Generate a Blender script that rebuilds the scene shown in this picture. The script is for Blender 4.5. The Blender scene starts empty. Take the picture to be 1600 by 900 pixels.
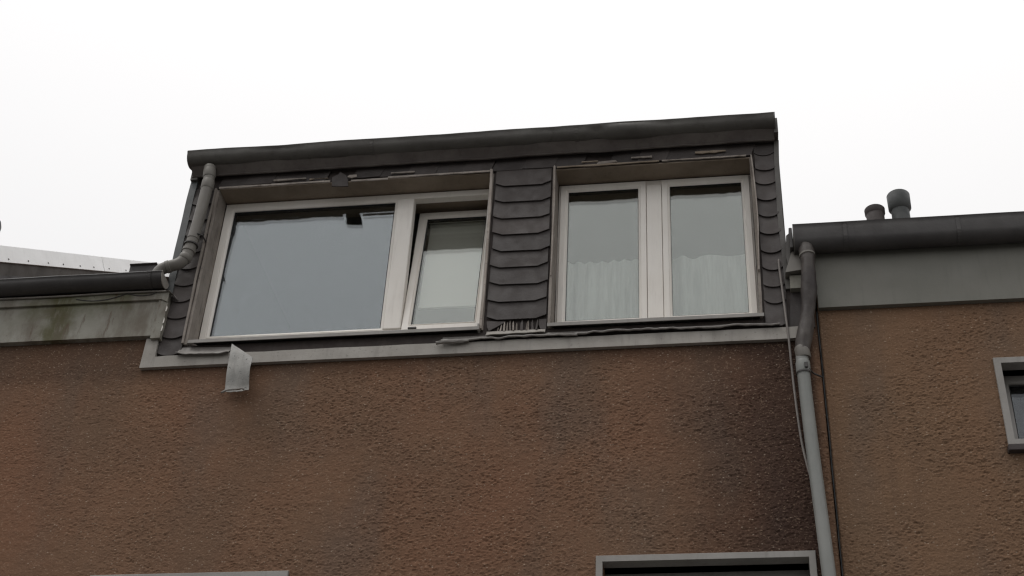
import bpy, bmesh, math, random
from mathutils import Vector, Matrix, noise
random.seed(7)
R = math.radians
scene = bpy.context.scene

# ---------------------------------------------------------------- camera
cam_d = bpy.data.cameras.new('camera')
cam = bpy.data.objects.new('camera', cam_d)
scene.collection.objects.link(cam)
cam_d.sensor_width = 36.0
cam_d.lens = 36.0 * 2300 / 1600
cam_d.clip_end = 2000
right = Vector((0.98849, 0.14434, 0.04540))
up = Vector((0.05042, -0.59712, 0.80057))
fwd = Vector((-0.14266, 0.78906, 0.59752))
m = Matrix((right, up, -fwd)).transposed().to_4x4()
m.translation = Vector((0, -8.0, 1.6))
cam.matrix_world = m
scene.camera = cam

# ---------------------------------------------------------------- overcast sky
SUN_EL, SUN_AZ = 64, 235          # sun behind the cloud, in front of the facade
world = bpy.data.worlds.new('World')
scene.world = world
world.use_nodes = True
wn = world.node_tree
bg = wn.nodes['Background']
sky = wn.nodes.new('ShaderNodeTexSky')
sky.sky_type = 'NISHITA'
sky.sun_disc = False
sky.sun_elevation = R(SUN_EL)
sky.sun_rotation = R(SUN_AZ)
mixw = wn.nodes.new('ShaderNodeMix')
mixw.data_type = 'RGBA'
mixw.inputs[0].default_value = 0.93          # closed cloud cover over the clear sky
# CIE standard overcast sky: L = Lz (1 + 2 sin(elevation)) / 3
wtc = wn.nodes.new('ShaderNodeTexCoord')
wsx = wn.nodes.new('ShaderNodeSeparateXYZ')
wn.links.new(wtc.outputs['Generated'], wsx.inputs[0])
wmr = wn.nodes.new('ShaderNodeMapRange')
wmr.inputs['From Min'].default_value = 0.0
wmr.inputs['From Max'].default_value = 1.0
wmr.inputs['To Min'].default_value = 11.8 / 3
wmr.inputs['To Max'].default_value = 11.8
wn.links.new(wsx.outputs['Z'], wmr.inputs['Value'])
wvm = wn.nodes.new('ShaderNodeVectorMath')
wvm.operation = 'SCALE'
wvm.inputs[0].default_value = (1.0, 0.985, 0.975)
wn.links.new(wmr.outputs[0], wvm.inputs['Scale'])
wn.links.new(wvm.outputs[0], mixw.inputs[7])
wn.links.new(sky.outputs[0], mixw.inputs[6])
wn.links.new(mixw.outputs[2], bg.inputs[0])
bg.inputs[1].default_value = 0.1

sun_d = bpy.data.lights.new('sun', 'SUN')
sun_d.energy = 0.6
sun_d.angle = R(16)
sun_d.color = (1, 0.97, 0.93)
sun = bpy.data.objects.new('sun', sun_d)
scene.collection.objects.link(sun)
sun.location = (-3, -10, 20)
sd = Vector((math.sin(R(SUN_AZ)) * math.cos(R(SUN_EL)), math.cos(R(SUN_AZ)) * math.cos(R(SUN_EL)), math.sin(R(SUN_EL))))
sun.rotation_euler = sd.to_track_quat('Z', 'Y').to_euler()

vs = scene.view_settings
vs.view_transform = 'Standard'
vs.look = 'None'
vs.exposure = 0.2
vs.gamma = 1.0
vs.use_curve_mapping = False
scene.cycles.max_bounces = 10
scene.cycles.transparent_max_bounces = 16
scene.cycles.use_denoising = True
scene.cycles.filter_width = 1.3

# ---------------------------------------------------------------- node helpers
class NT:
    def __init__(s, name):
        s.m = bpy.data.materials.new(name)
        s.m.use_nodes = True
        s.t = s.m.node_tree
        s.t.nodes.clear()
        s.out = s.t.nodes.new('ShaderNodeOutputMaterial')
        s.pos = s.t.nodes.new('ShaderNodeNewGeometry').outputs['Position']
    def n(s, kind, **kw):
        nd = s.t.nodes.new('ShaderNode' + kind)
        for k, v in kw.items():
            if k.startswith('i_'):
                nd.inputs[k[2:].replace('_', ' ')].default_value = v
            else:
                setattr(nd, k, v)
        return nd
    def l(s, a, b): s.t.links.new(a, b)
    def put(s, sock, v):
        if hasattr(v, 'is_output'): s.l(v, sock)
        elif isinstance(v, (tuple, list)) and len(v) == 3 and sock.type == 'RGBA': sock.default_value = (*v, 1)
        else: sock.default_value = v
    def scaled(s, sc, src=None):
        nd = s.n('Mapping')
        nd.inputs['Scale'].default_value = sc
        s.l(src or s.pos, nd.inputs[0])
        return nd.outputs[0]
    def noise(s, scale, detail=4, rough=.55, vec=None, dist=0):
        nd = s.n('TexNoise')
        nd.inputs['Scale'].default_value = scale
        nd.inputs['Detail'].default_value = detail
        nd.inputs['Roughness'].default_value = rough
        nd.inputs['Distortion'].default_value = dist
        s.l(vec or s.pos, nd.inputs['Vector'])
        return nd.outputs[0]
    def vor(s, scale, vec=None, feature='F1'):
        nd = s.n('TexVoronoi', feature=feature)
        nd.inputs['Scale'].default_value = scale
        s.l(vec or s.pos, nd.inputs['Vector'])
        return nd
    def math(s, op, a, b=0.0, c=None):
        nd = s.n('Math', operation=op)
        s.put(nd.inputs[0], a); s.put(nd.inputs[1], b)
        if c is not None: s.put(nd.inputs[2], c)
        return nd.outputs[0]
    def ramp(s, v, a, b, lo=0.0, hi=1.0):
        nd = s.n('MapRange', interpolation_type='SMOOTHSTEP')
        s.put(nd.inputs['Value'], v)
        nd.inputs['From Min'].default_value = a
        nd.inputs['From Max'].default_value = b
        nd.inputs['To Min'].default_value = lo
        nd.inputs['To Max'].default_value = hi
        return nd.outputs[0]
    def mix(s, f, a, b, blend='MIX'):
        nd = s.n('Mix', data_type='RGBA', blend_type=blend)
        s.put(nd.inputs[0], f); s.put(nd.inputs[6], a); s.put(nd.inputs[7], b)
        return nd.outputs[2]
    def xyz(s):
        nd = s.n('SeparateXYZ'); s.l(s.pos, nd.inputs[0]); return nd.outputs
    def bump(s, h, strength, dist, normal=None):
        nd = s.n('Bump')
        nd.inputs['Strength'].default_value = strength
        nd.inputs['Distance'].default_value = dist
        s.l(h, nd.inputs['Height'])
        if normal is not None: s.l(normal, nd.inputs['Normal'])
        return nd.outputs[0]
    def finish(s, col, rough=.7, normal=None, metallic=0.0, spec=.35):
        b = s.n('BsdfPrincipled')
        s.put(b.inputs['Base Color'], col); s.put(b.inputs['Roughness'], rough)
        b.inputs['Metallic'].default_value = metallic
        b.inputs['Specular IOR Level'].default_value = spec
        if normal is not None: s.l(normal, b.inputs['Normal'])
        s.l(b.outputs[0], s.out.inputs[0])
        return s.m

def plain(name, a, b, scale=6, rough=.6, streak=0.0, streak_col=(.03, .026, .022), bump=.15, spec=.35, speck=0.0, fine=60, rnd=0.0):
    """weathered surface: two tones in soft patches, run-off streaks, specks, fine relief"""
    t = NT(name)
    c = t.mix(t.ramp(t.noise(scale, 6, .6), .32, .68), a, b)
    if streak:
        v = t.scaled((9, 9, 1.1))
        c = t.mix(t.math('MULTIPLY', t.ramp(t.noise(2.2, 5, .65, v), .5, .74), streak), c, streak_col)
    if speck:
        c = t.mix(t.math('MULTIPLY', t.ramp(t.noise(38, 3, .6), .62, .72), speck), c, (.02, .018, .016))
    if rnd:
        oi = t.n('ObjectInfo')
        c = t.mix(t.math('MULTIPLY', oi.outputs['Random'], rnd), c, (.012, .010, .010))
    r = t.ramp(t.noise(scale * 2.3, 4), .3, .7, rough - .12, min(1, rough + .12))
    nrm = t.bump(t.noise(fine, 5, .6), bump, .01)
    return t.finish(c, r, nrm, spec=spec)

def render_wall(name, tones, damp_shade):
    """coarse scraped render: soft colour clouds, torn pits, pale quartz grains"""
    t = NT(name)
    x, y, z = t.xyz()
    a, b, c3 = tones
    col = t.mix(t.ramp(t.noise(1.1, 5, .6), .34, .66), a, b)
    col = t.mix(t.math('MULTIPLY', t.ramp(t.noise(.9, 3, .5, t.scaled((1, 1, .8))), .40, .70), .55), col, c3)
    # run-off streaks
    col = t.mix(t.math('MULTIPLY', t.ramp(t.noise(1.6, 5, .6, t.scaled((5.5, 1, .55))), .52, .80), .22), col, (.055, .037, .03))
    col = t.mix(t.math('MULTIPLY', t.ramp(t.noise(1.0, 4, .55, t.scaled((1.5, 1, .55))), .47, .68), .45), col, (.125, .098, .080))
    if damp_shade:                                   # leak at the corner with the neighbour
        e = t.math('ADD', x, t.math('MULTIPLY', t.math('SUBTRACT', t.noise(1.5, 5, .6), .5), .55))
        e = t.math('ADD', e, t.math('MULTIPLY', t.math('SUBTRACT', t.noise(1.4, 5, .65, t.scaled((7, 1, .5))), .5), .28))
        dm = t.math('MULTIPLY', t.ramp(e, -.72, .52), t.ramp(x, .565, .505))
        col = t.mix(t.math('MULTIPLY', dm, .84), col, (.032, .0195, .0175))
        # shadow of the lead apron, painted into the wall colour as a dark band
        e2 = t.math('ADD', z, t.math('MULTIPLY', t.math('SUBTRACT', t.noise(3.5, 4, .6), .5), .16))
        col = t.mix(t.math('MULTIPLY', t.ramp(e2, 6.93, 7.12), .38), col, (.035, .022, .018))
    # pale quartz grains and tan sand grains in the mix
    gv = t.scaled((1, 1, 1.5))
    v = t.vor(62, gv)
    gl = t.n('SeparateColor'); t.l(v.outputs['Color'], gl.inputs[0])
    quartz = t.math('MULTIPLY', t.math('GREATER_THAN', gl.outputs[0], .957), t.ramp(v.outputs['Distance'], .45, .2))
    sand = t.ramp(t.noise(75, 3, .6, gv), .57, .69)
    dark = t.ramp(t.noise(58, 3, .6, t.scaled((1.1, 1.1, 1.9))), .63, .72)
    col = t.mix(t.math('MULTIPLY', sand, .34), col, (.46, .33, .23))
    col = t.mix(t.math('MULTIPLY', dark, .30), col, (.06, .036, .027))
    col = t.mix(t.math('MULTIPLY', quartz, .4), col, (.58, .48, .38))
    nrm = t.bump(t.noise(120, 4, .65, gv), .35, .008)
    return t.finish(col, .93, nrm, spec=.15)

def glass(name, tint, r0):
    """thin clear pane: see-through plus a Schlick mirror part"""
    t = NT(name)
    lw = t.n('LayerWeight'); lw.inputs[0].default_value = .5
    f = t.math('ADD', r0, t.math('MULTIPLY', t.math('POWER', lw.outputs['Facing'], 5), 1 - r0))
    tr = t.n('BsdfTransparent'); tr.inputs[0].default_value = (.955, .962, .957, 1)
    gl = t.n('BsdfGlossy'); gl.inputs[0].default_value = (*tint, 1); gl.inputs['Roughness'].default_value = .0
    t.l(t.bump(t.noise(1.6, 2), .02, .02), gl.inputs['Normal'])
    mx = t.n('MixShader'); t.l(f, mx.inputs[0]); t.l(tr.outputs[0], mx.inputs[1]); t.l(gl.outputs[0], mx.inputs[2])
    t.l(mx.outputs[0], t.out.inputs[0])
    return t.m

def cloth(name, col, see, transl):
    t = NT(name)
    d = t.n('BsdfDiffuse'); d.inputs[0].default_value = (*col, 1)
    tl = t.n('BsdfTranslucent'); tl.inputs[0].default_value = (*col, 1)
    tr = t.n('BsdfTransparent')
    a = t.n('MixShader'); a.inputs[0].default_value = transl
    t.l(d.outputs[0], a.inputs[1]); t.l(tl.outputs[0], a.inputs[2])
    b = t.n('MixShader')
    t.l(t.ramp(t.noise(1.0, 4, .6, t.scaled((24, 1, 2.2))), .3, .7, see * .35, see * 1.7), b.inputs[0])
    t.l(a.outputs[0], b.inputs[1]); t.l(tr.outputs[0], b.inputs[2])
    t.l(b.outputs[0], t.out.inputs[0])
    return t.m

def fascia_mat():
    t = NT('painted_eaves_board')
    x, y, z = t.xyz()
    c = t.mix(t.ramp(t.noise(3.2, 6, .6), .32, .68), (.225, .212, .175), (.30, .29, .25))
    # algae washed down from the gutter joint
    w = t.math('ADD', x, t.math('MULTIPLY', t.math('SUBTRACT', t.noise(5, 4, .6), .5), .30))
    g = t.math('MULTIPLY', t.ramp(w, -4.86, -4.72), t.ramp(w, -4.52, -4.68))
    g = t.math('MULTIPLY', g, t.ramp(t.noise(9, 5, .7, t.scaled((2, 2, .6))), .24, .52))
    c = t.mix(t.math('MULTIPLY', g, .95), c, (.082, .074, .026))
    g2 = t.math('MULTIPLY', t.ramp(t.noise(2.4, 5, .65, t.scaled((2.2, 1, .9))), .44, .64), .65)
    c = t.mix(g2, c, (.125, .098, .072))
    gm = t.math('MULTIPLY', t.ramp(t.noise(1.7, 5, .6), .46, .62), t.ramp(z, 7.40, 7.72))
    c = t.mix(t.math('MULTIPLY', gm, .8), c, (.10, .10, .045))
    ru = t.ramp(t.noise(7, 4, .65, t.scaled((2.4, 1, .5))), .60, .70)
    c = t.mix(t.math('MULTIPLY', ru, .7), c, (.105, .066, .042))
    s = t.ramp(t.noise(16, 4, .7, t.scaled((1.6, 1, .8))), .665, .73)
    c = t.mix(t.math('MULTIPLY', s, .9), c, (.05, .036, .028))
    return t.finish(c, .62, t.bump(t.noise(28, 5), .2, .01), spec=.3)

M = {}
M['render'] = render_wall('brown_scraped_render', ((.204, .117, .073), (.168, .104, .068), (.218, .107, .064)), True)
M['render2'] = render_wall('ochre_brown_scraped_render', ((.204, .123, .075), (.176, .110, .069), (.208, .116, .069)), False)
M['fascia'] = fascia_mat()
M['fascia2'] = plain('grey_green_eaves_sheet', (.165, .163, .140), (.195, .190, .166), 1.4, .6, .25, (.10, .10, .085), .08)
M['slate'] = plain('fibre_slate', (.066, .055, .051), (.086, .073, .068), 5, .62, .25, (.05, .038, .034), .16, .4, 0, 70, .45)
M['slate_back'] = plain('old_slate_backing', (.050, .040, .037), (.068, .055, .050), 7, .75, .3)
M['zinc_dark'] = plain('dull_dark_zinc', (.075, .068, .061), (.110, .104, .093), 3.0, .50, .35, (.040, .034, .030), .12, .45)
M['zinc_brown'] = plain('brown_stained_zinc', (.100, .085, .078), (.150, .132, .120), 4, .5, .4, (.06, .048, .044), .12, .45)
M['gutter'] = plain('sooty_gutter_zinc', (.042, .038, .037), (.062, .057, .054), 3.5, .5, .3, (.030, .026, .025), .1, .45)
M['zinc'] = plain('weathered_grey_zinc', (.30, .278, .248), (.37, .346, .312), 4, .55, .30, (.12, .11, .098), .15, .4, .3)
M['lead'] = plain('grey_lead_sheet', (.185, .170, .157), (.30, .283, .262), 9, .55, .25, (.10, .09, .08), .25, .4, .35)
M['flap'] = plain('bare_torn_zinc', (.28, .275, .258), (.385, .375, .35), 10, .5, .35, (.17, .16, .145), .25, .45, .75)
M['trim'] = plain('blue_grey_metal_trim', (.095, .102, .104), (.125, .13, .13), 5, .5, .2, (.06, .06, .06), .1, .4)
M['pipe'] = plain('brown_grey_downpipe', (.165, .152, .134), (.205, .192, .172), 3, .5, .25, (.09, .08, .07), .08, .4)
M['pipe2'] = plain('grey_downpipe', (.215, .222, .208), (.262, .265, .248), 2.2, .45, .2, (.13, .125, .115), .06, .45)
M['pipe_old'] = plain('stained_old_zinc_bend', (.036, .028, .026), (.105, .092, .082), 4, .55, .75, (.035, .026, .024), .2, .4)
M['wood'] = plain('weathered_brown_board', (.235, .205, .180), (.31, .275, .243), 6, .75, .6, (.07, .052, .042), .3, .25, .3, 40)
M['wood_pale'] = plain('bare_pale_lath', (.42, .375, .335), (.30, .262, .23), 7, .75, .6, (.12, .095, .08), .3, .25, .5, 50)
M['soffit'] = plain('brown_window_head_board', (.225, .178, .132), (.29, .235, .18), 4, .7, .2, (.06, .048, .04), .2)
M['upvc'] = plain('aged_white_plastic', (.84, .795, .73), (.87, .83, .77), 3, .42, .18, (.42, .37, .33), .03, .45)
M['metal_frame'] = plain('grey_metal_surround', (.27, .255, .235), (.33, .315, .295), 4, .5, .35, (.16, .145, .13), .1, .4)
M['rubber'] = plain('black_gasket', (.012, .012, .012), (.02, .02, .02), 8, .6)
M['glass_blue'] = glass('clear_glazing_cool', (.91, .965, 1.0), .086)
M['glass_green'] = glass('clear_glazing_green', (.97, 1.0, .965), .082)
M['glass_single'] = glass('single_glazing', (.92, .95, 1.0), .032)
M['net'] = cloth('white_net_fabric', (.80, .82, .79), .24, .40)
M['blind'] = cloth('off_white_blind_fabric', (.82, .80, .75), 0.0, .30)
M['room'] = plain('dim_room_plaster', (.13, .12, .11), (.15, .14, .13), 2, .9)
M['white_sheet'] = plain('white_coated_sheet', (.84, .84, .83), (.88, .88, .87), 2.2, .5, .22, (.62, .61, .59), .04, .4)
M['dark_wall'] = plain('grey_brown_roof_flank', (.095, .088, .080), (.125, .115, .105), 3, .8, .3)
M['tile'] = plain('brown_roof_tile', (.095, .06, .048), (.13, .085, .065), 6, .8, .3, (.05, .04, .03), .3)
M['cable'] = plain('grey_cable', (.26, .235, .215), (.20, .18, .165), 6, .6)
M['asphalt'] = plain('asphalt', (.045, .045, .045), (.06, .058, .056), 5, .9, 0, (.03,) * 3, .4, .25, .3, 90)
M['paving'] = plain('concrete_paving', (.17, .165, .155), (.21, .2, .19), 4, .85, 0, (.1,) * 3, .3, .25, .3, 60)
M['vent_dark'] = plain('brown_vent_plastic', (.055, .045, .043), (.07, .058, .055), 5, .6)
M['vent_grey'] = plain('grey_vent_plastic', (.062, .067, .067), (.080, .084, .083), 5, .6)

# ---------------------------------------------------------------- mesh helpers
WLOC = {}
def link(o, parent=None, loc=(0, 0, 0)):
    scene.collection.objects.link(o)
    loc = Vector(loc)
    WLOC[o] = loc
    if parent is not None:
        o.parent = parent
        o.location = loc - WLOC[parent]
    else:
        o.location = loc
    return o

def mk(name, verts, faces, mat, parent=None, smooth=False, bev=0.0, seg=1):
    c = Vector((0, 0, 0))
    lo = Vector([min(v[i] for v in verts) for i in range(3)])
    hi = Vector([max(v[i] for v in verts) for i in range(3)])
    c = (lo + hi) / 2
    me = bpy.data.meshes.new(name)
    bm = bmesh.new()
    vv = [bm.verts.new(Vector(v) - c) for v in verts]
    for f in faces:
        try: bm.faces.new([vv[i] for i in f])
        except ValueError: pass
    bmesh.ops.recalc_face_normals(bm, faces=bm.faces)
    if bev:
        es = [e for e in bm.edges if len(e.link_faces) == 2 and e.calc_face_angle(0) > .6]
        bmesh.ops.bevel(bm, geom=es, offset=bev, segments=seg, affect='EDGES', profile=.5)
    if smooth:
        for f in bm.faces: f.smooth = True
    bm.to_mesh(me); bm.free()
    if smooth:
        try: me.set_sharp_from_angle(angle=R(38))
        except Exception: pass
    me.materials.append(mat)
    o = bpy.data.objects.new(name, me)
    return link(o, parent, c)

def thing(name, label, cat, loc, group=None):
    o = bpy.data.objects.new(name, None)
    o.empty_display_size = .3
    link(o, None, loc)
    o['label'] = label; o['category'] = cat
    if group: o['group'] = group
    return o

def tag(o, label, cat, group=None):
    o['label'] = label; o['category'] = cat
    if group: o['group'] = group
    return o

class Acc:
    """collects shapes that belong to one mesh"""
    def __init__(s): s.v = []; s.f = []
    def add(s, v, f):
        k = len(s.v); s.v += [tuple(p) for p in v]; s.f += [tuple(i + k for i in q) for q in f]; return s

BOXF = [(0, 1, 3, 2), (4, 6, 7, 5), (0, 4, 5, 1), (2, 3, 7, 6), (0, 2, 6, 4), (1, 5, 7, 3)]
def boxv(x0, x1, y0, y1, z0, z1):
    return [(x, y, z) for x in (x0, x1) for y in (y0, y1) for z in (z0, z1)], BOXF
def box(name, x0, x1, y0, y1, z0, z1, mat, parent=None, bev=.003):
    v, f = boxv(x0, x1, y0, y1, z0, z1)
    return mk(name, v, f, mat, parent, bev=bev)

def prism(pts, yf, yb, lean=0.0):
    """outline in x,z extruded in y; lean pushes the lower edge outwards"""
    zt = max(p[1] for p in pts); n = len(pts)
    v = [(x, yf - lean * (zt - z), z) for x, z in pts] + [(x, yb - lean * (zt - z), z) for x, z in pts]
    f = [tuple(range(n)), tuple(range(2 * n - 1, n - 1, -1))] + [(i, (i + 1) % n, n + (i + 1) % n, n + i) for i in range(n)]
    return v, f

def tube(path, rad, seg=22, cap=True, wob=0.0):
    P = [Vector(p) for p in path]; n = len(P)
    if not hasattr(rad, '__len__'): rad = [rad] * n
    T = [((P[min(i + 1, n - 1)] - P[max(i - 1, 0)]).normalized()) for i in range(n)]
    a = Vector((1, 0, 0)) if abs(T[0].x) < .9 else Vector((0, 0, 1))
    u = (a - T[0] * a.dot(T[0])).normalized()
    v, f = [], []
    for i in range(n):
        u = (u - T[i] * u.dot(T[i])).normalized(); w = T[i].cross(u)
        for k in range(seg):
            an = 2 * math.pi * k / seg
            r = rad[i] * (1 + wob * noise.noise(P[i] * 14 + Vector((math.cos(an), math.sin(an), 0)) * 1.3))
            v.append(P[i] + (u * math.cos(an) + w * math.sin(an)) * r)
    for i in range(n - 1):
        for k in range(seg):
            f.append((i * seg + k, i * seg + (k + 1) % seg, (i + 1) * seg + (k + 1) % seg, (i + 1) * seg + k))
    if cap: f += [tuple(range(seg)), tuple(range((n - 1) * seg, n * seg))]
    return v, f

def smooth_path(pts, sub=6):
    P = [Vector(p) for p in pts]; out = []
    for i in range(len(P) - 1):
        p0, p1, p2, p3 = P[max(i - 1, 0)], P[i], P[i + 1], P[min(i + 2, len(P) - 1)]
        for k in range(sub):
            t = k / sub
            out.append(.5 * ((2 * p1) + (p2 - p0) * t + (2 * p0 - 5 * p1 + 4 * p2 - p3) * t * t + (3 * p1 - p0 - 3 * p2 + p3) * t ** 3))
    out.append(P[-1]); return out

def sweep_x(prof, xs, jit=None):
    """closed outline in y,z carried along x"""
    n = len(prof); v, f = [], []
    for x in xs:
        for k, (y, z) in enumerate(prof):
            dy, dz = jit(x, k, y, z) if jit else (0, 0)
            v.append((x, y + dy, z + dz))
    for i in range(len(xs) - 1):
        for k in range(n):
            f.append((i * n + k, i * n + (k + 1) % n, (i + 1) * n + (k + 1) % n, (i + 1) * n + k))
    f += [tuple(range(n)), tuple(range((len(xs) - 1) * n, len(xs) * n))]
    return v, f

def ring(x0, x1, z0, z1, prof):
    """mitred rectangular frame; prof = closed list of (inset, y)"""
    n = len(prof); v, f = [], []
    for sx, sz in ((0, 0), (1, 0), (1, 1), (0, 1)):
        for w, y in prof:
            v.append((x1 - w if sx else x0 + w, y, z1 - w if sz else z0 + w))
    for c in range(4):
        d = (c + 1) % 4
        for k in range(n):
            f.append((c * n + k, c * n + (k + 1) % n, d * n + (k + 1) % n, d * n + k))
    return v, f

def sheet(grid, th):
    """thin wrinkled sheet: grid of points, thickness along y"""
    r, c = len(grid), len(grid[0])
    v = [Vector(p) for row in grid for p in row] + [Vector(p) + Vector((0, th, 0)) for row in grid for p in row]
    o = r * c; f = []
    for i in range(r - 1):
        for j in range(c - 1):
            a = i * c + j
            f.append((a, a + 1, a + c + 1, a + c)); f.append((o + a, o + a + c, o + a + c + 1, o + a + 1))
    for j in range(c - 1):
        f.append((j, o + j, o + j + 1, j + 1)); a = (r - 1) * c + j; f.append((a, a + 1, o + a + 1, o + a))
    for i in range(r - 1):
        a = i * c; f.append((a, a + c, o + a + c, o + a)); a += c - 1; f.append((a, o + a, o + a + c, a + c))
    return v, f

def wall_panel(x0, x1, z0, z1, yf, yb, holes):
    xs = sorted({x0, x1, *[h[0] for h in holes if x0 < h[0] < x1], *[h[1] for h in holes if x0 < h[1] < x1]})
    zs = sorted({z0, z1, *[h[2] for h in holes if z0 < h[2] < z1], *[h[3] for h in holes if z0 < h[3] < z1]})
    solid = lambda i, j: 0 <= i < len(xs) - 1 and 0 <= j < len(zs) - 1 and not any(
        h[0] <= (xs[i] + xs[i + 1]) / 2 <= h[1] and h[2] <= (zs[j] + zs[j + 1]) / 2 <= h[3] for h in holes)
    idx, v, f = {}, [], []
    def vid(i, j, b):
        if (i, j, b) not in idx:
            idx[i, j, b] = len(v); v.append((xs[i], yb if b else yf, zs[j]))
        return idx[i, j, b]
    for i in range(len(xs) - 1):
        for j in range(len(zs) - 1):
            if not solid(i, j): continue
            f.append((vid(i, j, 0), vid(i + 1, j, 0), vid(i + 1, j + 1, 0), vid(i, j + 1, 0)))
            f.append((vid(i, j, 1), vid(i, j + 1, 1), vid(i + 1, j + 1, 1), vid(i + 1, j, 1)))
            for di, dj, a, b in ((-1, 0, (i, j), (i, j + 1)), (1, 0, (i + 1, j), (i + 1, j + 1)), (0, -1, (i, j), (i + 1, j)), (0, 1, (i, j + 1), (i + 1, j + 1))):
                if not solid(i + di, j + dj):
                    f.append((vid(*a, 0), vid(*b, 0), vid(*b, 1), vid(*a, 1)))
    return v, f

import numpy as np
def value_noise(X, Z, sx, sz, seed):
    # smooth random field with cells sx by sz metres
    rng = np.random.default_rng(seed)
    u, w = X / sx, Z / sz
    iu, iw = np.floor(u).astype(int), np.floor(w).astype(int)
    fu, fw = u - iu, w - iw
    fu, fw = fu * fu * (3 - 2 * fu), fw * fw * (3 - 2 * fw)
    iu -= iu.min(); iw -= iw.min()
    T = rng.random((iu.max() + 2, iw.max() + 2))
    return (T[iu, iw] * (1 - fu) + T[iu + 1, iw] * fu) * (1 - fw) + (T[iu, iw + 1] * (1 - fu) + T[iu + 1, iw + 1] * fu) * fw

def render_coat(name, x0, x1, z0, z1, step, holes, mat, parent, seed, y=-.007):
    # coarse scraped render as relief: torn lumps, lips and pits on one sheet
    nx, nzz = int((x1 - x0) / step) + 1, int((z1 - z0) / step) + 1
    X, Z = np.meshgrid(np.linspace(x0, x1, nx), np.linspace(z0, z1, nzz), indexing='ij')
    wx = X + .010 * (value_noise(X, Z, .03, .03, seed) - .5); wz = Z + .008 * (value_noise(X, Z, .05, .04, seed + 1) - .5)
    dens = np.clip((value_noise(X, Z, .42, .30, seed + 2) * .6 + value_noise(X, Z, .15, .12, seed + 3) * .4 - .33) / .3, 0, 1) * .72 + .28
    dens *= .58 + .42 * np.clip((X + 4.3) / 1.6, 0, 1)
    f1 = value_noise(wx, wz, .0165, .0092, seed + 4); f2 = value_noise(wx, wz, .0095, .0070, seed + 5); f3 = value_noise(X, Z, .050, .030, seed + 6)
    lump = np.clip((f1 * .55 + f2 * .45 - .60) / .22, 0, 1) ** 1.3
    pit = np.clip((.37 - (f1 * .45 + value_noise(wx, wz, .019, .0085, seed + 7) * .55)) / .2, 0, 1) ** 1.2
    H = (f2 - .5) * .0018 + (f3 - .5) * .0020 + dens * (lump * .0041 - pit * .0055)
    ed = np.minimum.reduce([X - x0, x1 - X, Z - z0, z1 - Z])
    Y = y - H
    Y = np.where(ed < step * .5, .002, Y)
    co = np.stack([X, Y, Z], -1).reshape(-1, 3)
    I = np.arange(nx * nzz).reshape(nx, nzz)
    Q = np.stack([I[:-1, :-1], I[1:, :-1], I[1:, 1:], I[:-1, 1:]], -1).reshape(-1, 4)
    cx, cz = (X[:-1, :-1] + step / 2).ravel(), (Z[:-1, :-1] + step / 2).ravel()
    keep = np.ones(len(Q), bool)
    for a, b, c, d in holes: keep &= ~((cx > a) & (cx < b) & (cz > c) & (cz < d))
    Q = Q[keep]
    c0 = np.array([(x0 + x1) / 2, 0, (z0 + z1) / 2])
    me = bpy.data.meshes.new(name)
    me.vertices.add(len(co)); me.vertices.foreach_set('co', (co - c0).astype(np.float32).ravel())
    me.loops.add(Q.size); me.loops.foreach_set('vertex_index', Q.ravel().astype(np.int32))
    me.polygons.add(len(Q)); me.polygons.foreach_set('loop_start', np.arange(0, Q.size, 4, dtype=np.int32))
    me.polygons.foreach_set('loop_total', np.full(len(Q), 4, np.int32))
    me.update(calc_edges=True); me.validate()
    me.polygons.foreach_set('use_smooth', np.ones(len(me.polygons), bool))
    me.materials.append(mat)
    return link(bpy.data.objects.new(name, me), parent, c0)

def frange(a, b, n): return [a + (b - a) * i / (n - 1) for i in range(n)]
def nz(*a): return noise.noise(Vector((*a, 0, 0))[:3] if len(a) < 3 else Vector(a))

# ================================================================ SETTING
g = box('road', -200, 200, -400, 400, -.6, 0, M['asphalt'], None, 0); g['kind'] = 'structure'
p = Acc().add(*boxv(-60, 60, -2.4, .3, .004, .12)).add(*boxv(-60, 60, -11, -7.2, .004, .12))
pv = mk('pavement', p.v, p.f, M['paving'], bev=.01); pv['kind'] = 'structure'

# ================================================================ HOUSE WITH THE DORMER
house = thing('terraced_house', 'brown rough-rendered terraced house with slate-clad two-window dormer and torn lead flashing', 'house', (-2.4, 0, 0))
DX0, DX1 = -3.94, .43
JX = .590
wv = wall_panel(-7.6, JX - .006, 0, 7.86, 0, .22, [(DX0, DX1, 7.15, 7.87), (-.80, .412, 4.25, 5.566), (-3.985, -2.77, 4.25, 5.518)])
wl = mk('wall', *wv, M['render'], house)
render_coat('render_coat', -5.75, JX - .007, 5.15, 7.372, .0042, [(DX0 - .03, 1, 7.145, 8), (-.82, .43, 4, 5.578), (-4.0, -2.755, 4, 5.53)], M['render'], wl, 11)

# --- dormer: timber front with two openings, cheeks and a flat top
OL = (-3.722, -1.638, 7.295, 8.728)
OR = (-1.172, .236, 7.295, 8.718)
dormer = mk('dormer', *wall_panel(DX0, DX1, 7.15, 8.955, 0, .20, [OL, OR]), M['slate_back'], house)
dormer['label'] = 'dark slate-clad dormer with broken slates between and around the windows'
mk('cheek', *boxv(DX0, DX0 + .1, .203, 2.6, 7.3, 9.0), M['slate_back'], dormer)
mk('cheek', *boxv(DX1 - .1, DX1, .203, 2.6, 7.3, 9.0), M['slate_back'], dormer)
rf = Acc(); v, f = boxv(DX0 - .01, DX1 + .005, -.10, 3.0, 8.958, 8.995)
mk('flat_roof', [(x, y, z + max(0, y) * .06) for x, y, z in v], f, M['zinc_dark'], dormer)
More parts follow.
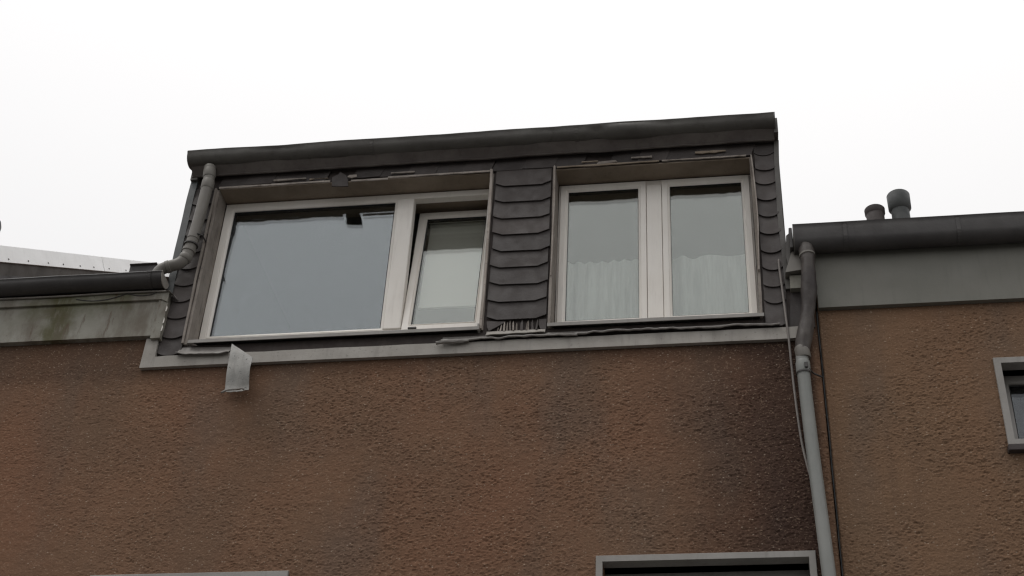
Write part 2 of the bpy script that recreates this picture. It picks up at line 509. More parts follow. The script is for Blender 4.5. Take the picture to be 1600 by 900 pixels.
# roof edge upstand at the right-hand end, folded corner trims down both sides
box('verge_trim', .405, .436, -.105, 2.6, 8.85, 8.972, M['zinc_dark'], dormer)
box('verge_trim', -3.957, -3.90, -.05, 2.6, 8.80, 8.953, M['zinc_dark'], dormer)
def warped_board(name, x0, x1, y0, y1, z0, z1, mat, parent, bow, n=14, seed=0):
    v, f = [], []
    for i in range(n):
        z = z0 + (z1 - z0) * i / (n - 1)
        d = bow * math.sin(math.pi * i / (n - 1)) + .004 * nz(z * 4, seed, 1)
        for x, y in ((x0, y0), (x1, y0), (x1, y1), (x0, y1)): v.append((x + d, y + .003 * nz(z * 5, seed + 3, 2), z))
    for i in range(n - 1):
        for k in range(4): f.append((i * 4 + k, i * 4 + (k + 1) % 4, i * 4 + 4 + (k + 1) % 4, i * 4 + 4 + k))
    f += [(0, 1, 2, 3), tuple(range(4 * n - 4, 4 * n))]
    return mk(name, v, f, mat, parent)
warped_board('corner_trim', -3.958, -3.905, -.024, .05, 7.75, 8.80, M['trim'], dormer, -.004, 14, 1)
warped_board('corner_trim', .402, .437, -.022, .06, 7.52, 8.85, M['zinc_dark'], dormer, -.014, 14, 2)

# --- slates, every one a piece
def slate_outline(x0, x1, z0, z1, kind):
    w = x1 - x0
    if kind == 'cut':
        c, h = .075 * random.uniform(.85, 1.15), .027 * random.uniform(.8, 1.25)
        return [(x0, z1), (x0, z0 + h), (x0 + c, z0), (x1 - c, z0 + random.uniform(-.003, .003)), (x1, z0 + h), (x1, z1)]
    h = .030 * random.uniform(.8, 1.2)
    return [(x0, z1)] + [(x0 + w * t, z0 + h * abs(2 * t - 1) ** 2.2) for t in frange(0, 1, 9)] + [(x1, z1)]
def slate(x0, x1, z0, z1, kind, parent, y=-.004):
    pts = slate_outline(x0, x1, z0, z1, kind)
    r = random.uniform(-.006, .006); cx = (x0 + x1) / 2
    pts = [(x, z + (x - cx) * r * 2) for x, z in pts]
    return mk('slate', *prism(pts, y - .006, y, .085), M['slate'], parent, bev=.0012)
edges = [8.725, 8.570, 8.418, 8.263, 8.116, 7.966, 7.824, 7.674, 7.526, 7.375]
for a, b in zip(edges[:-1], edges[1:]):
    j = random.uniform(-.006, .006)
    slate(-1.606 + j, -1.197 + j, b, a + .035, 'cut', dormer)
redge = [8.80, 8.714, 8.569, 8.439, 8.292, 8.143, 7.989, 7.826, 7.679, 7.539, 7.402, 7.215]
for a, b in zip(redge[:-1], redge[1:]):
    j = random.uniform(-.004, .004)
    slate(.256 + j, .400 + j, b, min(a + .035, 8.83), 'round', dormer)
ledge = [8.70, 8.56, 8.41, 8.26, 8.11, 7.96, 7.809, 7.666, 7.521, 7.350, 7.208]
for a, b in zip(ledge[:-1], ledge[1:]):
    j = random.uniform(-.004, .004)
    slate(-3.915 + j, -3.745 + j, b, a + .035, 'round', dormer)
# narrow course between the gutter and the window heads, joints raked
def head_course(x0, x1, n, skip=()):
    w = (x1 - x0) / n
    for i in range(n):
        if i in skip: continue
        a, b = x0 + i * w, x0 + (i + 1) * w + .012
        zb = 8.733 + random.uniform(-.010, .010); s = .035
        pts = [(a + s, 8.838), (a, zb + .004), (a + .03, zb), (b - .006, zb + random.uniform(-.004, .006)), (b + s - .006, 8.838)]
        mk('slate', *prism(pts, -.012 - .004 * (i % 2), -.004 - .004 * (i % 2), .04), M['slate'], dormer, bev=.001)
head_course(-3.74, -1.66, 10, (4,))
head_course(-1.645, -1.19, 2)
head_course(-1.185, .23, 7, (1,))
# one slipped slate hangs over the head of the left window
mk('slipped_slate', *prism([(-2.842, 8.74), (-2.834, 8.648), (-2.775, 8.640), (-2.706, 8.636), (-2.716, 8.70), (-2.738, 8.752), (-2.786, 8.79), (-2.80, 8.765)], -.045, -.037, .06), M['slate'], dormer, bev=.001)
mk('slate_shard', *prism([(-2.735, 8.752), (-2.70, 8.742), (-2.66, 8.75), (-2.665, 8.772), (-2.72, 8.77)], -.026, -.018), M['wood_pale'], dormer)
mk('slate_shard', *prism([(-.87, 8.722), (-.78, 8.727), (-.72, 8.735), (-.735, 8.752), (-.86, 8.745)], -.028, -.02), M['wood'], dormer)
# broken foot of the slate strip: a shard, splintered laths, a torn backing board
mk('slate_shard', *prism([(-1.605, 7.372), (-1.47, 7.362), (-1.535, 7.318), (-1.585, 7.288), (-1.600, 7.325)], -.020, -.012, .03), M['slate'], dormer, bev=.001)
mk('slate_shard', *prism([(-1.245, 7.372), (-1.195, 7.372), (-1.195, 7.285), (-1.235, 7.290), (-1.250, 7.33)], -.016, -.008, .03), M['slate'], dormer, bev=.001)
for i, (x, w, h, k) in enumerate(((-1.528, .008, .040, 1), (-1.508, .010, .058, 0), (-1.482, .012, .076, 0), (-1.463, .010, .080, 1), (-1.440, .007, .085, 0), (-1.418, .011, .078, 0), (-1.398, .012, .072, 1), (-1.362, .020, .086, 2), (-1.330, .009, .070, 1), (-1.318, .011, .082, 0), (-1.288, .016, .086, 2), (-1.262, .012, .084, 2))):
    t0 = random.uniform(-.006, .006); e = .24 * w
    mk('splintered_lath', *prism([(x - w / 2, 7.285), (x + w / 2, 7.285), (x + w / 2 + t0, 7.285 + h * .8), (x + e + t0, 7.285 + h), (x - w / 2 + t0 + e, 7.285 + h * .72)], -.012 - .005 * (i % 3), -.004, .05 * (i % 2)), (M['wood_pale'], M['wood'], M['slate'])[k], dormer)

# --- window surrounds: head boards, warped side laths, pale nailing strips
for O, nm in ((OL, 0), (OR, 1)):
    hb = box('head_board', O[0] + .001, O[1] - .001, -.008, .165, O[3] - .014, O[3] - .001, M['soffit'], dormer, .002)
warped_board('reveal_board', -3.738, -3.718, -.016, .150, 7.300, 8.712, M['wood'], dormer, .005, 16, 3)
warped_board('reveal_board', -3.752, -3.737, -.030, -.004, 7.305, 8.72, M['wood'], dormer, -.006, 16, 4)
warped_board('reveal_board', -1.652, -1.634, -.036, .150, 7.305, 8.735, M['wood_pale'], dormer, .008, 16, 5)
warped_board('reveal_board', -1.640, -1.624, -.016, -.002, 7.305, 8.70, M['wood'], dormer, -.004, 16, 6)
warped_board('reveal_board', -1.186, -1.168, -.034, .150, 7.302, 8.722, M['wood'], dormer, .004, 16, 7)
warped_board('reveal_board', -1.180, -1.172, -.042, -.034, 7.72, 8.722, M['wood_pale'], dormer, .006, 16, 8)
warped_board('reveal_board', .222, .240, -.012, .150, 7.302, 8.712, M['wood'], dormer, .006, 16, 9)
warped_board('reveal_board', .230, .239, -.040, -.012, 7.68, 8.712, M['wood_pale'], dormer, .016, 16, 10)
def strip(name, x0, x1, z0, th, y, mat, amp, seed, n=40, parent=dormer):
    """thin horizontal lath with an uneven lower edge"""
    g = []
    for zt in (0, 1):
        row = []
        for x in frange(x0, x1, n):
            q = amp * nz(x * 7, seed, .3) + amp * .5 * nz(x * 23, seed, .9)
            row.append((x, y + .3 * q, z0 + (th if zt else q)))
        g.append(row)
    return mk(name, *sheet(g, .008), mat, parent)
strip('nailing_strip', -3.72, -2.86, 8.714, .014, -.030, M['wood_pale'], .011, 1)
strip('nailing_strip', -2.70, -2.42, 8.700, .018, -.030, M['wood_pale'], .010, 2, 14)
strip('nailing_strip', -2.42, -1.645, 8.715, .013, -.030, M['wood_pale'], .007, 3)
strip('nailing_strip', -.40, .20, 8.716, .010, -.026, M['wood_pale'], .009, 4)
for x0, x1, z, q in ((-3.30, -3.05, 8.752, 21), (-3.02, -2.88, 8.742, 22), (-2.40, -2.22, 8.750, 23), (-.98, -.86, 8.744, 24), (-.62, -.47, 8.752, 25), (-.16, .06, 8.760, 26)):
    strip('peeling_flake', x0, x1, z, random.uniform(.008, .020), -.034, M['wood' if q % 2 else 'soffit'], .016, q, 16)
strip('nailing_strip', -1.16, -.42, 8.714, .012, -.026, M['soffit'], .008, 5)

# --- dormer gutter with dents, drip lip and ends
def shell(outer, th=.004):
    inner = []
    n = len(outer)
    for i, (y, z) in enumerate(outer):
        a, b = outer[max(i - 1, 0)], outer[min(i + 1, n - 1)]
        ty, tz = b[0] - a[0], b[1] - a[1]; L = math.hypot(ty, tz) or 1
        inner.append((y - tz / L * th, z + ty / L * th))
    return outer + inner[::-1]
gprof = [(-.162, 8.974), (-.174, 8.986), (-.182, 8.978), (-.178, 8.968), (-.174, 8.958), (-.171, 8.938), (-.163, 8.918), (-.149, 8.902), (-.130, 8.891), (-.108, 8.886), (-.086, 8.887), (-.060, 8.896), (-.026, 8.91), (-.026, 8.956)]
def dents(x, k, y, z):
    s = 1 if 3 < (k if k < 14 else 27 - k) < 12 else .35
    d = .010 * nz(x * 2.3, .2, 5) + .005 * nz(x * 7, k * .2, 1)
    if (k if k < 14 else 27 - k) < 4: return .5 * d, .0045 * nz(x * 1.7, 3, 3) + .0015 * nz(x * 5.1, 6, 2)
    d += .020 * math.exp(-((x + .86) / .05) ** 2) * (1 if z < 8.95 else .2)          # knocked-in spot
    d += -.010 * math.exp(-((x + .62) / .16) ** 2)
    return d * s, .5 * d * s + .004 * nz(x * 1.1, 3, 3)
gut = mk('gutter', *sweep_x(shell(gprof), frange(-3.962, .412, 120), dents), M['zinc_dark'], house, smooth=True)
gut['label'] = 'dented dark zinc gutter along the dormer roof'
for x in (-3.966, .413):
    mk('end_cap', *sweep_x(gprof, [x, x + .005]), M['zinc_dark'], gut)
# sheet-metal apron running back from the gutter to the slates, folded lip at its foot
lip = [(-.112, 8.890), (-.100, 8.880), (-.078, 8.862), (-.058, 8.846), (-.050, 8.836), (-.058, 8.826), (-.050, 8.822), (-.040, 8.834), (-.010, 8.846), (-.010, 8.90)]
def lipj(x, k, y, z):
    w = k / 9
    return (.010 * nz(x * 2.6, 1, 7) * w + .006 * nz(x * 8, k * .3, 2), .010 * nz(x * 2.1, 8, 1) * (w if k < 8 else .3) - .012 * math.exp(-((x + .80) / .10) ** 2) * (1 if 2 < k < 8 else 0))
mk('drip_strip', *sweep_x(lip, frange(-3.944, .408, 110), lipj), M['zinc_brown'], gut, smooth=True)
for x in (-2.55, -1.02):
    mk('gutter_seam', *sweep_x(shell([(y - .003, z - .003) for y, z in gprof[3:11]], .003), [x, x + .012, x + .024], dents), M['zinc_dark'], gut)

# --- dormer windows
UP, GB, GG = M['upvc'], M['glass_blue'], M['glass_green']
def fprof(w, yf, yb, ch=.006, step=0.0):
    return [(0, yb), (0, yf + ch * .5), (ch * .5, yf), (w - ch, yf), (w, yf + ch), (w, yb)]
def glaze(parent, x0, x1, z0, z1, y, mat, xf=None):
    T = xf or (lambda v: v)
    v, f = ring(x0 - .004, x1 + .004, z0 - .004, z1 + .004, [(0, y - .006), (.009, y - .004), (.009, y + .03), (0, y + .03)])
    mk('gasket', [T(p) for p in v], f, M['rubber'], parent)
    for yy in (y, y + .020):
        v, f = boxv(x0 - .002, x1 + .002, yy, yy + .004, z0 - .002, z1 + .002)
        mk('glass_pane', [T(p) for p in v], f, mat, parent)

# left window: fixed light, mullion, tilted sash
w1 = mk('window', *ring(-3.712, -1.641, 7.415, 8.704, fprof(.050, .150, .215)), UP, house, smooth=False)
w1['label'] = 'wide window with a big fixed pane and a narrow sash tilted open'
mk('glazing_bead', *ring(-3.664, -2.372, 7.462, 8.657, [(0, .152), (.004, .150), (.020, .158), (.024, .172), (0, .20)]), UP, w1)
box('mullion', -2.372, -2.246, .143, .212, 7.466, 8.653, UP, w1, .005)
glaze(w1, -3.641, -2.395, 7.485, 8.634, .172, GB)
TILT = R(8.5); PV = Vector((0, .150, 7.440))
def tilt(pt):
    q = Vector(pt) - PV
    return (q.x + PV.x, PV.y + q.y * math.cos(TILT) + q.z * math.sin(TILT), PV.z - q.y * math.sin(TILT) + q.z * math.cos(TILT))
v, f = ring(-2.242, -1.664, 7.442, 8.668, fprof(.056, .142, .205, .010))
s1 = mk('tilted_sash', [tilt(p) for p in v], f, UP, w1)
v, f = ring(-2.186, -1.720, 7.498, 8.612, [(0, .146), (.003, .146), (.010, .158), (.010, .2), (0, .2)])
mk('glazing_bead', [tilt(p) for p in v], f, UP, w1)
glaze(w1, -2.178, -1.728, 7.506, 8.604, .160, GG, tilt)
v, f = boxv(-2.19, -2.13, .128, .142, 7.448, 7.464)
mk('corner_hinge', [tilt(p) for p in v], f, M['gutter'], w1, bev=.003)
sl = [(.160, 7.418), (.160, 7.400), (-.020, 7.318), (-.044, 7.306), (-.046, 7.276), (-.040, 7.276), (-.036, 7.296), (.0, 7.308), (.160, 7.385)]
def sill(x0, x1, parent):
    s = mk('sill', *sweep_x([(.155, 7.414), (-.036, 7.322), (-.046, 7.316), (-.046, 7.290), (-.040, 7.290), (-.038, 7.308), (.155, 7.402)], [x0, x1]), M['metal_frame'], parent)
    return s
sill(-3.70, -1.655, w1)
mk('sill_end', *boxv(-1.660, -1.648, -.050, .02, 7.288, 7.335), M['metal_frame'], w1)

# right window: two casements on a wide post
w2 = mk('window', *ring(-1.166, .226, 7.405, 8.702, fprof(.052, .166, .225)), UP, house)
w2['label'] = 'two-casement window with white frames and net curtains behind'
box('post', -.525, -.417, .154, .22, 7.458, 8.650, UP, w2, .004)
for a, b, gx0, gx1 in ((-1.152, -.528, -1.093, -.577), (-.414, .214, -.370, .165)):
    sw = .050
    mk('casement', *ring(a, b, 7.418, 8.690, fprof(.046, .150, .205, .008)), UP, w2)
    mk('glazing_bead', *ring(a + .046, b - .046, 7.464, 8.644, [(0, .158), (.004, .158), (.012, .168), (.012, .2), (0, .2)]), UP, w2)
    glaze(w2, a + .055, b - .055, 7.473, 8.635, .172, GG)
sill(-1.186, .248, w2)

# --- room behind the dormer
rm = Acc()
for q in ((-3.83, .32, 3.4, 3.5, 6.5, 8.94), (-3.83, .32, .22, 3.4, 8.90, 8.94), (-3.83, .32, .22, 3.4, 6.45, 6.5), (-3.83, -3.76, .22, 3.4, 6.5, 8.9), (.26, .32, .22, 3.4, 6.5, 8.9), (-1.45, -1.38, .22, 3.4, 6.5, 8.9), (-3.76, .26, .222, .30, 6.5, 7.38)):
    rm.add(*boxv(*q))
mk('room_shell', rm.v, rm.f, M['room'], house)
mk('inner_lintel', *boxv(-3.755, -1.455, .228, .38, 8.700, 8.895), M['soffit'], house)
mk('inner_lintel', *boxv(-1.375, .255, .232, .38, 8.700, 8.895), M['soffit'], house)

# --- lead apron under the dormer
pts = [(-4.013, 7.102)] + [(x, 7.104 + .003 * nz(x * 2, 1, 1)) for x in frange(-3.5, .3, 14)] + [(.50, 7.108), (.50, 7.202)]
pts += [(x, 7.196 + .006 * nz(x * 4, 2, 2)) for x in frange(.40, -3.85, 36)]
pts += [(-3.918, 7.190), (-3.926, 7.348), (-4.012, 7.352)]
ap = mk('lead_apron', *prism(pts, -.034, -.002, .03), M['zinc'], house)
ap['label'] = 'grey metal apron strip along the foot of the dormer'
def wavy(name, x0, x1, zt, zb, y0, y1, seed, n=70, amp=.014, parent=ap, mat=None, curl=.012, slope=0.0, roll=.0085):
    g = []
    for r in range(7):
        t = r / 6; row = []
        for x in frange(x0, x1, n):
            w = nz(x * 3.1, seed, .5) + .6 * nz(x * 8.3, seed, 4) + .35 * nz(x * 19, seed, 9)
            z = zt + (zb - zt) * t + amp * w * t ** .5 + slope * (x - x0)
            y = y0 + (y1 - y0) * t ** 1.4 - .010 * abs(nz(x * 6, seed, 2)) * t
            if r == 6: z += curl * .3; y -= curl * .5
            row.append((x, y, z))
        g.append(row)
    a = Acc().add(*sheet(g, .004))
    if roll: a.add(*tube(g[-1], [roll * (.75 + .6 * abs(nz(p[0] * 11, seed, 6))) for p in g[-1]], 8))
    return mk(name, a.v, a.f, mat or M['lead'], parent, smooth=True)
wavy('torn_lead_strip', -1.90, -.98, 7.262, 7.204, -.008, -.050, 11, 70, .020)
wavy('torn_lead_strip', -1.00, .345, 7.262, 7.212, -.006, -.048, 12, 100, .018)
wavy('torn_lead_strip', -3.76, -3.385, 7.280, 7.186, -.008, -.060, 13, 30, .026, slope=-.04, roll=.006)
v, f = tube(smooth_path([(-1.93, -.066, 7.178), (-1.86, -.068, 7.186), (-1.79, -.064, 7.183), (-1.71, -.06, 7.194)]), [.012] * 19, 8, True, .4)
mk('curled_lead_end', v, f, M['lead'], ap, smooth=True)
wavy('lead_tongue', -1.60, -1.20, 7.286, 7.235, -.018, -.044, 15, 30, .006, mat=M['zinc'], roll=.004)
# torn flap of flashing hanging down over the render
g = []
for i in range(13):
    t = i / 12; row = []
    for j in range(9):
        s = j / 8
        xl = -3.372 + .004 * math.sin(t * 5) + .022 * t; xr = -3.172 + .004 * t
        zl = 7.262 - .405 * t; zr = 7.085 - .250 * t
        x = xl + (xr - xl) * s; z = zl + (zr - zl) * s
        y = -.052 - .075 * s * (1 - .4 * t) - .03 * math.sin(math.pi * t) + .012 * nz(x * 9, z * 9, 3) - (.012 if i == 12 else 0)
        if i == 12: z += .008 * nz(x * 30, 2, 2)
        row.append((x, y, z))
    g.append(row)
fl = mk('hanging_flashing_flap', *sheet(g, .004), M['flap'], ap, smooth=True)
fl['label'] = 'torn piece of grey flashing hanging down over the wall'
v, f = tube(smooth_path([(-3.376, -.055, 6.862), (-3.36, -.075, 6.852), (-3.33, -.085, 6.860), (-3.26, -.115, 6.842), (-3.21, -.135, 6.836), (-3.19, -.13, 6.828)]), .007, 7, True, .6)
mk('curled_lead_end', v, f, M['lead'], ap, smooth=True)
g = [[(-3.378 + s * .05, -.03 - .05 * s, 7.275 - .12 * s - .19 * t * (1 - s * .3)) for s in frange(0, 1, 4)] for t in frange(0, 1, 6)]

# --- left eaves: boards, gutter, splash guard
ev = mk('eaves_board', *prism([(-7.6, 7.36), (-3.955, 7.362), (-3.955, 7.665), (-7.6, 7.662)], -.050, -.002, .02), M['fascia'], house)
ev['label'] = 'grey-green eaves board streaked with moss'
topb = [(-7.6, 7.664), (-3.955, 7.666), (-3.905, 7.64), (-3.905, 7.742), (-7.6, 7.742)]
mk('upper_board', *prism(topb, -.066, -.002, .05), M['fascia'], ev, bev=.002)
ep = [(-3.975, 7.335)] + [(-3.905 + .006 * nz(z * 9, 1, 1), z) for z in frange(7.335, 7.74, 12)] + [(-3.975, 7.74)]
mk('end_board', *prism(ep, -.058, -.003, .01), M['fascia'], ev)
for i, z in enumerate((7.39, 7.455, 7.56)):
    mk('paint_flake', *prism([(-3.906, z), (-3.899, z + .004), (-3.897, z + .035), (-3.903, z + .05)], -.066, -.060), M['upvc'], ev)
lg = [(-.165, 7.834), (-.176, 7.843), (-.183, 7.834), (-.176, 7.822)] + [(-.103 + .074 * math.cos(a), 7.822 + .074 * math.sin(a)) for a in frange(math.pi * 1.04, math.pi * 2, 13)]
lgj = lambda x, k, y, z: (.003 * nz(x * 3, 1, 1), .003 * nz(x * 2, 4, 1))
gl = mk('gutter', *sweep_x(shell(lg), frange(-7.6, -3.945, 60), lgj), M['gutter'], house, smooth=True)
gl['label'] = 'dark half-round gutter on the eaves left of the dormer'
mk('end_cap', *sweep_x(lg, [-3.946, -3.940]), M['zinc'], gl)
for x in (-4.045, -5.9, -7.0):
    mk('gutter_bracket', *sweep_x(shell([(y + (-.004 if y < -.1 else .002), z - .004) for y, z in lg], .003), [x, x + .022]), M['gutter'], gl)
lp = [(-.004, 7.752), (-.082, 7.738), (-.086, 7.728), (-.080, 7.726), (-.076, 7.732), (-.004, 7.744)]
mk('drip_strip', *sweep_x(lp, frange(-7.6, -3.925, 40), lambda x, k, y, z: (.004 * nz(x * 3, 1, 7), .006 * nz(x * 2.2, 8, 1))), M['zinc'], ev)
v, f = sheet([[(-3.94, -.085, 7.745), (-3.90, -.09, 7.722), (-3.865, -.085, 7.695), (-3.845, -.08, 7.668)], [(-3.94, -.03, 7.75), (-3.90, -.03, 7.73), (-3.865, -.03, 7.705), (-3.845, -.03, 7.68)]], .004)
mk('bent_drip_end', [(x, y, z - (0 if y < -.05 else 0)) for x, y, z in v] , f, M['zinc'], ev)
# cracked filler line along the upper board
g = Acc()
cr = smooth_path([(-4.60, -.072, 7.702), (-4.48, -.072, 7.680), (-4.36, -.072, 7.686), (-4.26, -.072, 7.715), (-4.22, -.072, 7.728), (-4.13, -.072, 7.706), (-4.04, -.072, 7.710), (-4.0, -.072, 7.728)], 4)
v, f = tube(cr, .0035, 6)
mk('filler_crack', v, f, M['gutter'], ev)
sg = mk('splash_guard', *sweep_x([(-.020, 7.88), (-.030, 7.88), (-.034, 8.006), (-.050, 8.016), (-.046, 8.024), (-.020, 8.018)], [-4.272, -4.066]), M['gutter'], gl, bev=.002)

# --- rainwater pipe from the dormer gutter down to the eaves gutter
path = [(-3.792, -.105, 8.865), (-3.786, -.105, 8.80), (-3.782, -.10, 8.72), (-3.788, -.096, 8.55), (-3.796, -.094, 8.35), (-3.808, -.094, 8.15), (-3.818, -.095, 8.06), (-3.834, -.098, 7.995), (-3.872, -.102, 7.952), (-3.93, -.106, 7.930), (-3.985, -.108, 7.905), (-4.012, -.108, 7.86), (-4.016, -.108, 7.80)]
sp = smooth_path(path, 5)
dp = mk('downpipe', *tube(sp, .0425, 24), M['pipe'], house, smooth=True)
dp['label'] = 'short brown-grey rain pipe beside the wide window, bent into the eaves gutter'
def collar(at, d, r, h, mat, parent, name='pipe_joint'):
    at, d = Vector(at), Vector(d).normalized()
    return mk(name, *tube([at - d * h / 2, at - d * h * .4, at + d * h * .4, at + d * h / 2], [r - .003, r, r, r - .003], 24), mat, parent, smooth=True)
for k, r, h in ((2, .036, .05), (5, .049, .075), (11, .049, .08), (24, .0475, .012), (29, .050, .03), (34, .0485, .045), (46, .0485, .03)):
    d = sp[min(k + 1, len(sp) - 1)] - sp[k - 1]
    collar(sp[k], d, r - (.0015 if k > 2 else -.009), h, M['pipe'], dp)
k = 24; v, f = boxv(-3.842, -3.76, -.16, -.148, 8.168, 8.178)
collar(sp[26], sp[27] - sp[25], .0535, .012, M['gutter'], dp, 'pipe_clip')
mk('pipe_clip', *tube([(-3.77, -.12, 8.21), (-3.74, -.10, 8.21), (-3.738, -.005, 8.215)], .006, 8), M['gutter'], dp)

# --- stub of eaves between the dormer and the neighbour
st = mk('eaves_stub', *boxv(.432, .571, -.058, -.003, 7.495, 7.600), M['fascia'], house)
mk('upper_board', *prism([(.405, 7.604), (.571, 7.628), (.571, 7.83), (.478, 7.845), (.44, 7.72)], -.085, -.004, .03), M['pipe'], st)
mk('slate_foot', *prism([(.405, 7.205), (.571, 7.205), (.571, 7.492), (.432, 7.492)], -.012, -.003), M['slate'], st)
mk('folded_edge', *prism([(.436, 7.60), (.452, 7.66), (.462, 7.76), (.474, 7.90), (.456, 7.955), (.430, 7.93), (.420, 7.75)], -.070, -.03), M['zinc_dark'], st)

# --- roof (behind the eaves line) and rear
RP = math.tan(R(35.2))
def slope_quad(x0, x1, ya, yb, za, th=.06):
    zb = za + (yb - ya) * RP
    v = [(x0, ya, za), (x1, ya, za), (x1, yb, zb), (x0, yb, zb)]
    v += [(x, y, z - th) for x, y, z in v]
    return v, [(0, 1, 2, 3), (7, 6, 5, 4), (0, 4, 5, 1), (1, 5, 6, 2), (2, 6, 7, 3), (3, 7, 4, 0)]
ro = Acc().add(*slope_quad(-7.6, DX0 - .02, -.08, 2.2, 7.86)).add(*slope_quad(DX1 + .012, JX - .006, -.02, 2.2, 7.86))
ro.add(*slope_quad(-7.6, JX - .006, 2.2, 4.6, 7.86 + 2.28 * RP))
ro.add(*[(lambda q: ([(x, 9.2 - y, z) for x, y, z in q[0]], q[1]))(slope_quad(-7.6, JX - .006, -.08, 4.6, 7.86))][0])
mk('roof', ro.v, ro.f, M['tile'], house)
mk('rear_wall', *boxv(-7.6, JX - .006, 8.9, 9.12, 0, 7.8), M['render'], house)

# --- party-wall upstand with white sheet capping, left
def along(y0, y1, x0, x1, dz0, dz1, base=8.315):
    v = [(x, y, base + y * RP + d) for x in (x0, x1) for y in (y0, y1) for d in (dz0, dz1)]
    return v, BOXF
pw = mk('party_wall_upstand', *along(-.12, 4.4, -5.62, -5.355, -.62, -.150), M['dark_wall'], house)
pw['label'] = 'sloping party wall upstand with white metal capping'
yy = [-.16, 1.545, 3.05, 4.4]
for i, (a, b) in enumerate(zip(yy[:-1], yy[1:])):
    v, f = along(a, b - .012, -5.65, -5.338, -.168, 0)
    v[5] = (-5.405, v[5][1], v[5][2]); v[7] = (-5.405, v[7][1], v[7][2])      # visible side leans back
    cp = mk('capping_sheet', v, f, M['white_sheet'], pw, bev=.003)
for y in (.12, .38, .66, .88, 1.14, 1.36, 1.62, 1.92, 2.2, 2.5):
    mk('rivet', *tube([(-5.358, y, 8.315 + y * RP - .135), (-5.346, y, 8.315 + y * RP - .133)], .0065, 8), M['zinc_dark'], pw)
mk('lower_flashing', *along(-.12, 4.4, -5.36, -5.345, -.50, -.29), M['gutter'], pw)
# vent with hood beyond the upstand
vt = mk('vent_pipe', *tube([(-6.19, 1.0, 8.4), (-6.19, 1.0, 9.42)], .055, 20), M['vent_grey'], house, smooth=True)
mk('hood', *tube([(-6.19, 1.0, 9.24), (-6.19, 1.0, 9.28), (-6.19, 1.0, 9.37), (-6.19, 1.0, 9.42)], [.065, .082, .085, .07], 20), M['vent_grey'], vt, smooth=True)

# --- window below right, metal surround
def lower_window(x0, x1, z0, z1, parent, label, mat_g, bar=None, yf=-.030, depth=.15, w=.040, wm=None):
    s = mk('window', *ring(x0, x1, z0, z1, [(0, .02), (0, yf + .003), (.003, yf), (w, yf), (w, .06), (w - .01, .06), (w - .01, .02)]), M['metal_frame'], parent)
    s['label'] = label
    a, b, c, d = x0 + w, x1 - w, z0 + w, z1 - w
    mk('reveal_lining', *ring(a - .012, b + .012, c - .012, d + .012, [(0, .058), (.006, .058), (.006, depth + .05), (0, depth + .05)]), M['gutter'], s)
    fr = mk('frame', *ring(a - .004, b + .004, c - .004, d + .004, fprof(.060, depth, depth + .06)), wm or M['metal_frame'], s)
    glaze(s, a + .06, b - .06, c + .06, d - .06, depth + .025, mat_g)
    rr = Acc()
    for q in ((a - .3, b + .3, 1.4, 1.45, c - .3, d + .3), (a - .3, b + .3, .23, 1.4, d + .3, d + .35), (a - .35, a - .3, .23, 1.4, c - .3, d + .3), (b + .3, b + .35, .23, 1.4, c - .3, d + .3), (a - .3, b + .3, .23, 1.4, c - .35, c - .3)): rr.add(*boxv(*q))
    mk('room_shell', rr.v, rr.f, M['room'], s)
    return s
lower_window(-.841, .449, 4.21, 5.600, house, 'window with grey metal surround below the dormer, beside the downpipe', GG)
lower_window(-4.02, -2.736, 4.21, 5.551, house, 'window with grey metal surround at the foot of the picture, left', GG)

# ================================================================ NEIGHBOUR
nb = thing('terraced_house', 'lighter brown rendered house right of the downpipe with grey eaves and vents', 'house', (3.0, 0, 0))
mk('wall', *wall_panel(JX + .008, 6.5, 0, 7.9, -.004, .22, [(1.676, 2.90, 6.272, 6.862)]), M['render2'], nb)
render_coat('render_coat', JX + .009, 3.3, 5.15, 7.35, .0042, [(1.66, 2.92, 6.24, 6.88)], M['render2'], [c for c in nb.children if c.name.startswith('wall')][0], 57, -.011)
fa = mk('eaves_board', *boxv(JX + .012, 6.5, -.050, -.006, 7.332, 7.93), M['fascia2'], nb)
rg = [(-.160, 7.930), (-.172, 7.944), (-.184, 7.936), (-.178, 7.922), (-.178, 7.90)] + [(-.105 + .073 * math.cos(a), 7.868 - .022 + .098 * math.sin(a)) for a in frange(math.pi * 1.08, math.pi * 1.97, 13)]
rgm = mk('gutter', *sweep_x(shell(rg), frange(.478, 6.5, 90), lambda x, k, y, z: (.003 * nz(x * 2, 1, 3), .003 * nz(x * 1.3, 4, 2))), M['gutter'], nb, smooth=True)
rgm['label'] = 'dark gutter on the eaves right of the dormer'
mk('end_cap', *sweep_x(rg, [.472, .4785]), M['zinc_dark'], rgm)
mk('end_cap', *boxv(.448, .470, -.13, -.05, 7.78, 7.952), M['gutter'], rgm, bev=.004)
for x in (.80, 1.53, 2.3, 3.1):
    mk('gutter_bracket', *sweep_x(shell([(y - .004, z - .004) for y, z in rg], .003), [x, x + .026]), M['gutter'], rgm)
